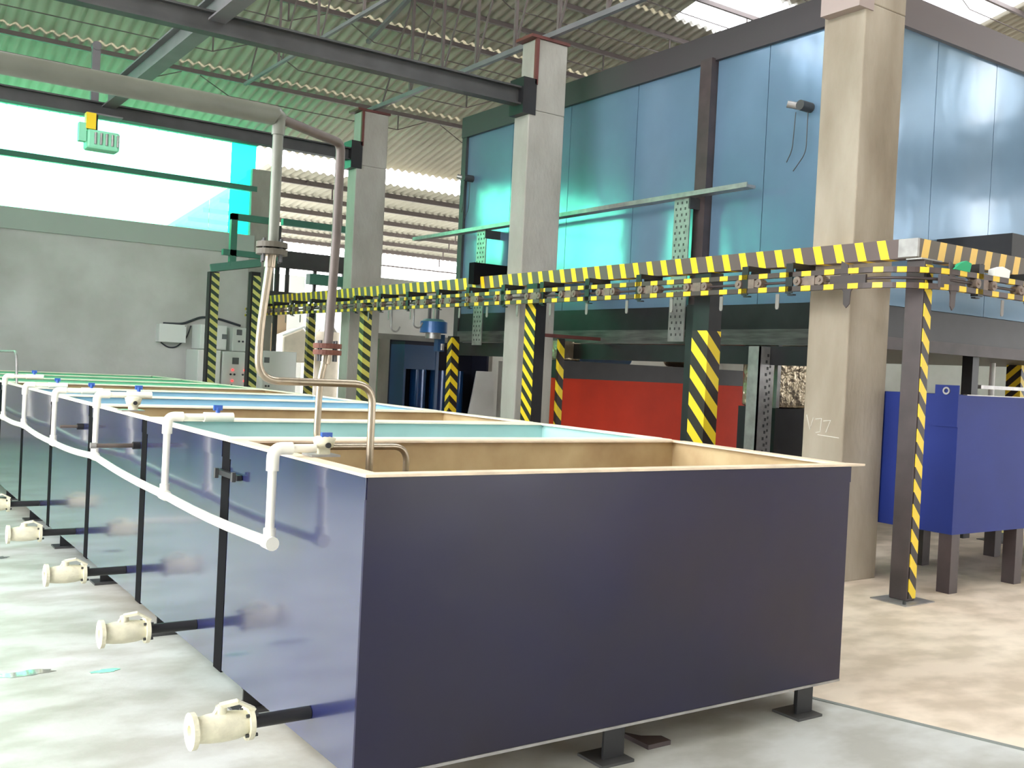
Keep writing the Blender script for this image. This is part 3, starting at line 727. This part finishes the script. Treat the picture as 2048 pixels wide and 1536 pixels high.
cabinet('narrow white floor cabinet with one red lamp, leftmost at the wall', 5.55, 5.97, 18.0, 18.7, 0, 1.66, lamps=[(0.35, 0.93)])
cabinet('upper white box with a small display over the leftmost floor cabinet', 5.64, 6.13, 18.2, 18.7, 1.675, 2.12, screens=[(0.25, 0.55, 0.10), (0.9, 0.55, 0.09)])
cabinet('wide white floor cabinet with display and red lamps between the striped legs', 6.0, 6.60, 18.0, 18.7, 0, 1.65,
        lamps=[(0.32, 0.80), (0.70, 0.80), (0.32, 0.68), (0.70, 0.68)], screens=[(0.4, 0.9, 0.12)], btn=[(0.26, 0.75), (0.38, 0.75), (0.64, 0.75), (0.78, 0.75), (0.3, 0.63), (0.8, 0.63)])
cabinet('upper white box with buttons over the wide floor cabinet', 6.22, 6.62, 18.15, 18.6, 1.665, 2.10, screens=[(0.3, 0.8, 0.10)], btn=[(0.3, 0.42), (0.48, 0.42)])
cabinet('white floor cabinet right of the striped legs, behind the bent pipe', 6.64, 7.30, 17.7, 18.4, 0, 1.70,
        screens=[(0.12, 0.9, 0.10)], btn=[(0.12, 0.72), (0.12, 0.62), (0.2, 0.62), (0.2, 0.68)])
t = thing('junction_box', 'plain white junction box mounted on the plastered end wall', 'box', (5.25, 18.7, 1.8))
MB().box(5.03, 5.52, 18.65, YW-0.001, 1.77, 2.10).build('body', white_cab, t, bevel=0.006)
MB().cyl((5.5, 18.64, 2.08), (5.5, 18.652, 2.08), 0.008, 8).build('screw', dark, t)
tag(MB().tube(fillet([(5.15, 18.84, 2.11), (5.5, 18.84, 2.12), (5.85, 18.84, 2.28), (6.2, 18.84, 2.26), (6.6, 18.84, 2.16)], 0.1), 0.022, 8).build('wall_cable', button),
    'dark cable looping along the wall above the cabinets', 'cable', 'wall cables')
tag(MB().tube(fillet([(5.12, 18.84, 1.76), (5.25, 18.84, 1.67), (5.4, 18.84, 1.68), (5.58, 18.84, 1.85), (5.66, 18.84, 2.1)], 0.1), 0.013, 8).build('wall_cable', button),
    'thin cable sagging below the white junction box', 'cable', 'wall cables')
# sacks, hopper and drum beyond the opening
t = thing('beige_hopper', 'beige funnel hopper standing beyond the opening, left of the rusty pipe', 'hopper', (8.3, 20.3, 0))
MB().prism([(8.0, 20.2, 1.50), (8.0, 20.2, 2.05), (8.45, 20.2, 2.25), (8.75, 20.2, 1.9), (8.75, 20.2, 1.50)], (0, 0.6, 0)).build('hopper_body', beige, t, bevel=0.04)
MB().tube([(7.96, 20.15, 2.06), (8.45, 20.15, 2.27), (8.78, 20.15, 1.92)], 0.03, 8).build('hopper_rim', white_cab, t)
for x in (8.05, 8.6): MB().box(x, x+0.08, 20.3, 20.4, 0, 1.5).build('leg', dark, t)
tag(MB().box(7.85, 8.35, 20.9, 21.3, 0.0, 2.75).build('carton_stack', sandm), 'tall brown carton standing behind the beige hopper', 'carton')
t = thing('white_drum', 'pale upright drum beside the striped far post', 'drum', (9.1, 20.5, 0))
MB().cyl((9.15, 20.5, 0), (9.15, 20.5, 2.2), 0.26, 20).build('drum_body', beige, t)
MB().tube([(9.15, 20.5, 2.2), (9.15, 20.5, 2.42)], [0.22, 0.07], 20).build('drum_neck', galv, t)
tag(MB().box(6.9, 7.5, 19.6, 19.7, 0, 2.45).build('teal_board', teal_tone), 'dull green board behind the right control cabinet', 'board')

# hoist on the far cross beam and a stub post standing on that beam
t = thing('beam_stub_post', 'short grey stub post standing on the far cross beam above the hoist', 'post', (2.9, 14.35, 4.88))
MB().box(2.84, 2.94, 14.31, 14.39, 4.875, 5.60).build('shaft', beamgrey, t)
MB().cyl((2.89, 14.30, 5.62), (2.89, 14.40, 5.62), 0.06, 14).build('round_cap', beamgrey, t)
t = thing('electric_hoist', 'pale green hoist with yellow end box hanging under the far cross beam before the glazing', 'hoist', (3.0, 14.1, 4.3))
MB().box(2.74, 2.86, 14.02, 14.14, 4.45, 4.66).build('yellow_head', yellow, t)
MB().box(2.76, 3.2, 14.05, 14.30, 4.655, 4.675).build('hanger_plate', beamgrey, t)
MB().box(2.66, 2.75, 14.03, 14.14, 4.28, 4.52).build('hook_block', mesh_green, t)
MB().box(2.76, 3.17, 14.02, 14.28, 4.20, 4.45).build('drum_body', mesh_green, t, bevel=0.03)
for i in range(5): MB().cyl((2.86+i*0.07, 14.01, 4.26), (2.86+i*0.07, 14.01, 4.41), 0.016, 8).build('drum_rib', galv, t)
MB().box(2.86, 2.90, 14.1, 14.2, 4.45, 4.66).build('suspension', dark, t)

# ================================================================== BLUE TANK ON THE RIGHT
t = thing('raised_blue_tank', 'royal blue tank raised on dark legs at the right edge behind the corner post', 'tank', (9, 4.9, 0))
tb0, tb1, ty0, ty1, tx0, tx1 = 0.465, 1.55, 4.41, 5.45, 7.245, 11.4
MB().box(tx0, tx1, ty0, ty0+0.02, tb0, tb1).build('front_wall', royal, t)
MB().box(tx0, tx1, ty1-0.02, ty1, tb0, tb1).build('back_wall', royal, t)
MB().box(tx0, tx0+0.02, ty0+0.02, ty1-0.02, tb0, tb1).build('end_wall', royal, t)
MB().box(tx1-0.02, tx1, ty0+0.02, ty1-0.02, tb0, tb1).build('end_wall', royal, t)
MB().box(tx0+0.02, tx1-0.02, ty0+0.02, ty1-0.02, tb0, tb0+0.02).build('bottom_plate', royal, t)
m_ = MB().box(tx0+0.1, tx1, ty0-0.004, ty0+0.03, tb1, tb1+0.008); m_.build('rim', galv, t)
l = MB(); l.box(tx0-0.012, tx0-0.001, ty0+0.0, ty0+0.20, tb1-0.25, tb1+0.075)
l.build('lifting_lug', royal, t); MB().disc_ring((tx0-0.016, ty0+0.10, tb1+0.03), (1, 0, 0), 0.030, 0.017, 0.012).build('lug_eye', galv, t)
for (x, y) in ((7.305, 4.44), (8.22, 5.27), (8.24, 4.44), (9.4, 4.44), (10.6, 4.44), (7.31, 5.27), (9.4, 5.27), (10.6, 5.27)):
    MB().box(x-0.055, x+0.055, y-0.03, y+0.08, 0, tb0).build('leg', browndark, t)
post('short striped post seen below the raised blue tank', 10.35, 5.75, 0.12, 0.12, 1.45, black, post_far, (0.1, 1.4))
post('yellow and black chevron post at the right edge above the raised blue tank', 13.25, 7.2, 0.22, 0.2, 2.05, black, post_chev, (0.1, 2.02))
t = thing('white_pipe_stand', 'thin white upright pipe beside the chevron post at the right edge', 'pipe', (12.7, 7.3, 0))
MB().cyl((12.55, 7.2, 0), (12.55, 7.2, 2.0), 0.035).build('pipe', white_cab, t)
MB().box(10.6, 12.3, 6.2, 6.24, 1.62, 1.66).build('cross_rail', galv, t)

# ================================================================== DIP TANKS
seams = [3.05, 4.47, 5.87, 7.26, 8.65, 10.05, 11.45, 13.0, 14.6, 16.2]
lin = [tan_lining, teal_lining, tan_lining, sky_lining, sky_lining, tan_lining, green_lining, green_lining, green_lining]
XR = [(4.12, 4.25), (4.28, 4.3), (4.3, 4.3), (4.3, 4.32), (4.32, 4.34), (4.34, 4.34), (4.34, 4.3), (4.3, 4.3), (4.3, 4.3)]
ltxt = ['nearest navy dip tank in the row, open, with tan lining and cream rim', 'second navy dip tank from the front, pale teal inside', 'third navy dip tank from the front, tan inside',
        'fourth dip tank from the front, sky blue inside', 'fifth dip tank from the front, sky blue inside', 'sixth dip tank from the front, tan inside',
        'seventh dip tank from the front, pale green inside', 'eighth dip tank from the front, pale green inside', 'farthest dip tank of the row, nearest the end wall']
XL = 1.53
for i in range(9):
    y0, y1 = seams[i]+(0 if i == 0 else 0.055), seams[i+1]-0.055
    xa, xb = XR[i]
    zt = 1.192 + 0.0*i; zt = 1.192-(0.012 if i == 0 else 0)+max(0, i-4)*0.006; zb = 0.158
    zf = 1.192
    t = thing('dip_tank', ltxt[i], 'tank', (2.9, (y0+y1)/2, 0), 'row of open dip tanks')
    th = 0.012
    def wall(p0, p1, nx, ny, name, m, za=1.19, zb_=1.19):
        mb = MB(); q = [Vector((p0[0], p0[1], zb)), Vector((p1[0], p1[1], zb)), Vector((p1[0]+nx, p1[1]+ny, zb)), Vector((p0[0]+nx, p0[1]+ny, zb))]
        top = [Vector((v.x, v.y, z)) for v, z in zip(q, (za, zb_, zb_, za))]
        mb.hexa(q+top); return mb.build(name, m, t)
    A, B_, C_, D = (XL, y0), (xa, y0), (xb, y1), (XL, y1)
    wall(A, B_, 0, th, 'front_wall', navy_shade if i == 0 else navy)
    wall(D, C_, 0, -th, 'back_wall', navy)
    wall((XL, y0+th), (XL, y1-th), th, 0, 'left_wall', navy)
    wall((xa, y0+th), (xb, y1-th), -th, 0, 'right_wall', navy)
    ln = MB(); e = th+0.002; f = e+0.01
    ln.box(XL+e, xa-e-0.02, y0+e, y0+f, zb+0.02, 1.188); ln.box(XL+e, xb-f, y1-f, y1-e, zb+0.02, 1.188)
    ln.box(XL+e, XL+f, y0+f, y1-f, zb+0.02, 1.188)
    ln.hexa([(xa-f, y0+f, zb+0.02), (xa-e, y0+f, zb+0.02), (xb-e, y1-e, zb+0.02), (xb-f, y1-e, zb+0.02), (xa-f, y0+f, 1.188), (xa-e, y0+f, 1.188), (xb-e, y1-e, 1.188), (xb-f, y1-e, 1.188)])
    ln.box(XL+e, min(xa, xb)-e, y0+e, y1-e, zb, zb+0.018)
    ln.build('lining', lin[i], t)
    # rim: four flat strips
    ov_ = 0.012; wv = 0.055
    ya = seams[i]-(ov_ if i == 0 else -0.004); yb_ = seams[i+1]-0.004
    rm = MB()
    z0r, z1r = 1.192, 1.202
    rm.hexa([(XL-ov_, ya, z0r), (xa+ov_, ya, z0r), (xa+ov_, y0+wv, z0r), (XL-ov_, y0+wv, z0r), (XL-ov_, ya, z1r), (xa+ov_, ya, z1r), (xa+ov_, y0+wv, z1r), (XL-ov_, y0+wv, z1r)])
    rm.hexa([(XL-ov_, y1-wv, z0r), (xb+ov_, y1-wv, z0r), (xb+ov_, yb_, z0r), (XL-ov_, yb_, z0r), (XL-ov_, y1-wv, z1r), (xb+ov_, y1-wv, z1r), (xb+ov_, yb_, z1r), (XL-ov_, yb_, z1r)])
    rm.box(XL-ov_, XL+wv, y0+wv, y1-wv, z0r, z1r)
    rm.hexa([(xa-wv, y0+wv, z0r), (xa+ov_+0.02, y0+wv, z0r), (xb+ov_+0.02, y1-wv, z0r), (xb-wv, y1-wv, z0r), (xa-wv, y0+wv, z1r), (xa+ov_+0.02, y0+wv, z1r), (xb+ov_+0.02, y1-wv, z1r), (xb-wv, y1-wv, z1r)])
    if i == 0:   # the corner of the front flange sticks out to the right
        rm.prism([(xa+ov_, ya, z0r), (xa+0.11, ya+0.01, z0r), (xa+0.04, y0+wv, z0r), (xa+ov_, y0+wv, z0r)], (0, 0, 0.01))
    rm.build('rim', rim_pink if i == 0 else rim_cream, t)
    ra = MB().box(XL-0.005, XL-0.0005, y0, y1, 1.115, 1.19)
    ra.build('rim_angle', navy, t)
    if i == 0: MB().box(XL, xa, y0-0.005, y0-0.0005, 1.115, 1.19).build('rim_angle', navy_shade, t)
    if i < 8: MB().box(XL-0.002, XL+0.03, y1+0.002, seams[i+1]+0.053, zb-0.01, 1.188).build('gap_shade_strip', matt, t)  # black bar paints the shade inside the gap between tanks
    if i == 0: MB().box(XL+0.002, xa-0.002, y0-0.004, y0+0.03, zb-0.012, zb-0.001).build('bottom_edge', galv, t)
    legs = [(XL+0.12, y1-0.12), (2.75, y0+0.08), (2.75, y1-0.1), (xa-0.2, y0+0.08), (xb-0.2, y1-0.1)]
    if i == 0: legs = [(XL+0.12, y1-0.12), (2.72, y0+0.03), (2.75, y1-0.1), (3.91, y0+0.03), (3.98, y1-0.1)]
    for (x, y) in legs:
        lg = MB().box(x-0.055, x+0.055, y, y+0.012, 0.012, zb-0.012); lg.box(x+0.043, x+0.055, y+0.012, y+0.1, 0.012, zb-0.012)
        o = lg.build('leg', black, t)
        MB().box(x-0.10, x+0.07, y-0.05, y+0.11, 0.0, 0.012).build('foot_plate', dark, o)
    br_ = MB().box(XL+0.05, max(xa, xb)-0.1, y1-0.16, y1-0.13, zb-0.05, zb-0.013); br_.build('bearer', black, t)
    MB().box(3.9-0.02, 3.9+0.02, y0+0.13, y1-0.2, zb-0.06, zb-0.013).build('bearer', browndark, t) if i == 0 else None

tag(MB().prism([(2.93, 3.10, 0.0), (3.06, 3.10, 0.0), (3.06, 3.16, 0.0), (2.98, 3.20, 0.0), (2.93, 3.28, 0.0)], (0, 0, 0.02)).build('steel_offcut', browndark),
    'bent dark steel offcut on the floor under the nearest tank', 'offcut')

# drain pipes with ball valves
def ball_valve(y, z, label, first=None):
    t = thing('ball_valve', label, 'valve', (1.12, y, z), 'drain ball valves on the tank row')
    MB().cyl((1.31, y, z), (XL-0.002, y, z), 0.024, 16).build('drain_pipe', black, t)
    MB().disc_ring((1.295, y, z), (1, 0, 0), 0.062, 0.022, 0.018, 22).build('flange', valve_cream, t)
    MB().disc_ring((1.095, y, z), (1, 0, 0), 0.064, 0.022, 0.018, 22).build('flange', valve_cream, t)
    MB().tube([(1.105, y, z), (1.125, y, z), (1.15, y, z), (1.20, y, z), (1.25, y, z), (1.27, y, z), (1.287, y, z)], [0.044, 0.046, 0.050, 0.053, 0.050, 0.046, 0.044], 20).build('body', valve_cream, t)
    MB().cyl((1.195, y, z+0.04), (1.195, y, z+0.075), 0.02, 12).build('stem', valve_cream, t)
    h = MB(); h.bar((1.19, y, z+0.075), (1.25, y-0.012, z+0.085), 0.035, 0.012); h.bar((1.25, y-0.012, z+0.085), (1.31, y-0.02, z+0.052), 0.03, 0.01); h.bar((1.19, y, z+0.075), (1.17, y, z+0.045), 0.02, 0.01)
    h.build('lever', valve_cream, t)
    for a in (0.8, 2.35, 3.9, 5.5):
        MB().cyl((1.275, y+0.05*math.cos(a), z+0.05*math.sin(a)), (1.318, y+0.05*math.cos(a), z+0.05*math.sin(a)), 0.007, 6).build('bolt', dark, t)
    return t
v0 = ball_valve(3.43, 0.275, 'nearest cream ball valve on the black drain pipe of the first tank')
for y, lb in ((4.80, 'cream ball valve on the drain of the second tank'), (6.17, 'white-lit ball valve on the drain of the third tank'),
              (7.60, 'ball valve on the drain of the fourth tank'), (9.05, 'farthest visible ball valve, on the drain of the fifth tank, cut by the left edge')):
    dup(v0, (1.12, y, 0.275), lb)
tag(MB().cyl((0.55, 7.9, 0.27), (1.02, 7.97, 0.27), 0.022, 12).build('loose_pipe', pvc), 'white pipe end entering from the left edge beside the fourth drain valve', 'pipe')

# white PVC feed line
mf = thing('pvc_feed_line', 'white PVC feed pipe running along the tanks with six risers and blue taps', 'pipe', (1.43, 7, 0.9))
XP = 1.425
ZM = [(3.64, 0.876), (5.06, 0.872), (6.62, 0.91), (7.98, 0.875), (9.3, 0.905), (10.45, 0.895), (11.8, 0.90), (13.0, 0.90)]
pts = []
for (a, za), (b, zb_) in zip(ZM[:-1], ZM[1:]):
    for k in range(6):
        u = k/6; pts.append((XP, a+(b-a)*u, za+(zb_-za)*u-0.012*math.sin(math.pi*u)))
pts.append((XP, ZM[-1][0], ZM[-1][1]))
MB().tube(pts, 0.021, 14).build('main_pipe', pvc, mf)
tops = [1.235, 1.262, 1.298, 1.262, 1.25, 1.285]
for i, ((y, z), zt) in enumerate(zip(ZM[:6], tops)):
    r = 0.0175
    ri = MB().cyl((XP, y, z), (XP, y, zt-0.045), r, 14)
    o = ri.build('riser', pvc, mf)
    MB().cyl((XP, y-0.035, z), (XP, y+0.035, z), 0.027, 14).build('tee_sleeve', pvc, o)
    MB().cyl((XP, y, z+0.0), (XP, y, z+0.055), 0.024, 14).build('tee_neck', pvc, o)
    MB().tube(fillet([(XP, y, zt-0.085), (XP, y, zt), (XP+0.075, y, zt)], 0.055, 8), 0.0245, 14).build('elbow', pvc, o)
    L = 0.17 if i == 0 else 0.30
    MB().cyl((XP+0.07, y, zt), (XP+L-0.1 if i else XP+L, y, zt), r, 14).build('spout', pvc, o)
    if i:
        MB().cyl((XP+L-0.12, y, zt), (XP+L+0.03, y, zt), 0.025, 14).build('tap_body', pvc, o)
        xx = XP+L-0.05
    else:
        xx = XP+0.215
    MB().cyl((xx, y, zt+0.02), (xx, y, zt+0.05), 0.012, 10).build('tap_stem', pvc_blue, o)
    MB().box(xx-0.022, xx+0.022, y-0.008, y+0.008, zt+0.035, zt+0.062).build('tap_handle', pvc_blue, o)
# cast fittings on the rims
def casting(x, y, z, label, s=1.0):
    t = thing('rim_fitting', label, 'fitting', (x, y, z), 'cast fittings bolted on tank rims')
    MB().box(x-0.07*s, x+0.05*s, y-0.05*s, y+0.05*s, z, z+0.008).build('foot_plate', galv, t)
    MB().tube([(x, y, z+0.008), (x, y, z+0.03*s), (x, y, z+0.035*s), (x, y, z+0.07*s), (x, y, z+0.078*s)], [0.026*s, 0.026*s, 0.036*s, 0.046*s, 0.03*s], 16).build('body', valve_cream, t)
    MB().cyl((x, y-0.034*s, z+0.045*s), (x, y-0.047*s, z+0.045*s), 0.011*s, 10).build('port', black, t)
    return t
casting(1.64, 3.66, 1.203, 'grey cast fitting with black port on the rim corner of the nearest tank')
casting(1.62, 6.52, 1.203, 'cast fitting on the rim of the third tank under its tap', 1.15)

# bits on the tank side
t = thing('joint_clamp', 'black clamp plate across the first joint of the tank side', 'clamp', (1.5, 4.42, 1.03))
MB().box(1.505, 1.526, 4.25, 4.56, 1.035, 1.058).build('plate', black, t)
MB().box(1.49, 1.506, 4.27, 4.29, 1.028, 1.07).build('bolt', dark, t); MB().box(1.49, 1.506, 4.50, 4.52, 1.02, 1.065).build('bolt', dark, t)
t = thing('side_nipple', 'dark pipe stub sticking out of the third tank side', 'pipe', (1.5, 5.97, 1.03), 'pipe stubs on the tank sides')
MB().cyl((1.27, 5.97, 1.035), (1.528, 5.97, 1.035), 0.013, 12).build('stub', pipe_brown, t); MB().cyl((1.49, 5.97, 1.035), (1.529, 5.97, 1.035), 0.022, 8).build('nut', black, t)
MB().cyl((1.26, 5.97, 1.035), (1.29, 5.97, 1.035), 0.017, 12).build('cap', galv, t)
t = thing('side_nipple', 'small pipe stub on the fourth tank side behind the risers', 'pipe', (1.5, 7.5, 1.0), 'pipe stubs on the tank sides')
MB().cyl((1.38, 7.5, 1.03), (1.528, 7.5, 1.03), 0.011, 12).build('stub', pipe_brown, t); MB().cyl((1.49, 7.5, 1.03), (1.529, 7.5, 1.03), 0.022, 8).build('nut', black, t)
tag(MB().tube(fillet([(1.6, 12.4, 1.50), (1.6, 11.05, 1.515), (1.6, 10.93, 1.16)], 0.12), 0.012, 10).build('gooseneck_pipe', galv),
    'thin grey gooseneck pipe rising above the far tank rims at the left edge', 'pipe')

# ================================================================== STEAM PIPES
hp = thing('header_pipe', 'long horizontal grey header pipe crossing the upper left to a corner elbow', 'pipe', (0, 3.6, 2.47))
ZH = 2.478
MB().cyl((-2.2, 3.6, ZH+0.0), (1.345, 3.6, ZH), 0.036, 24).build('header', pipe_grey, hp)
MB().tube(fillet([(1.33, 3.6, ZH), (1.372, 3.6, ZH), (1.372, 3.6, ZH-0.07)], 0.04, 8), [0.036]*4+[0.032]*4+[0.024]*(3), 20).build('elbow', pipe_grey, hp)
p1 = MB().cyl((1.372, 3.6, ZH-0.05), (1.372, 3.6, 2.01), 0.0195, 20); p1.build('drop_pipe', pipe_grey, hp)
p2 = MB().tube(fillet([(1.38, 3.61, ZH-0.005), (1.73, 3.83, ZH-0.005), (1.728, 3.83, 2.08), (1.70, 3.80, 1.64)], 0.04, 8), 0.0190, 18); p2.build('branch_pipe', pipe_brown, hp)
def flange_pair(c, label, m):
    t = thing('pipe_flange', label, 'flange', c, 'bolted pipe flanges')
    for dz in (-0.013, 0.013): MB().disc_ring((c[0], c[1], c[2]+dz), (0, 0, 1), 0.058, 0.019, 0.020, 24).build('plate', m, t)
    for k in range(4):
        a = 0.5+k*math.pi/2; MB().cyl((c[0]+0.044*math.cos(a), c[1]+0.044*math.sin(a), c[2]-0.05), (c[0]+0.044*math.cos(a), c[1]+0.044*math.sin(a), c[2]+0.035), 0.006, 6).build('bolt', dark, t)
    return t
flange_pair((1.368, 3.6, 1.985), 'dark bolted flange joining the left vertical pipe', mat('dark_flange', (0.33, 0.31, 0.27), 0.6, 0.2, var=0.2, vscale=20))
flange_pair((1.698, 3.80, 1.625), 'rusty bolted flange on the right vertical pipe', rust)
t = thing('steam_coil_pipe', 'stainless pipe bending twice from the dark flange into the nearest tank', 'pipe', (1.37, 3.6, 1.1), 'stainless pipes into the nearest tank')
MB().tube(fillet([(1.366, 3.6, 1.965), (1.335, 3.6, 1.66), (1.337, 3.6, 1.493), (1.812, 3.6, 1.493), (1.812, 3.6, 0.5)], 0.085, 10), 0.0150, 18).build('pipe', stainless, t)
MB().cyl((1.366, 3.6, 1.97), (1.362, 3.6, 1.915), 0.021, 16).build('collar', stainless, t)
t = thing('steam_coil_pipe', 'stainless pipe dropping from the rusty flange, curving low into the nearest tank', 'pipe', (1.68, 3.8, 1.1), 'stainless pipes into the nearest tank')
MB().tube(fillet([(1.696, 3.80, 1.605), (1.672, 3.80, 1.5), (1.668, 3.80, 1.226), (2.088, 3.80, 1.226), (2.088, 3.80, 0.5)], 0.07, 10), 0.0140, 18).build('pipe', stainless, t)
MB().cyl((1.696, 3.80, 1.61), (1.690, 3.80, 1.565), 0.02, 16).build('collar', stainless, t)
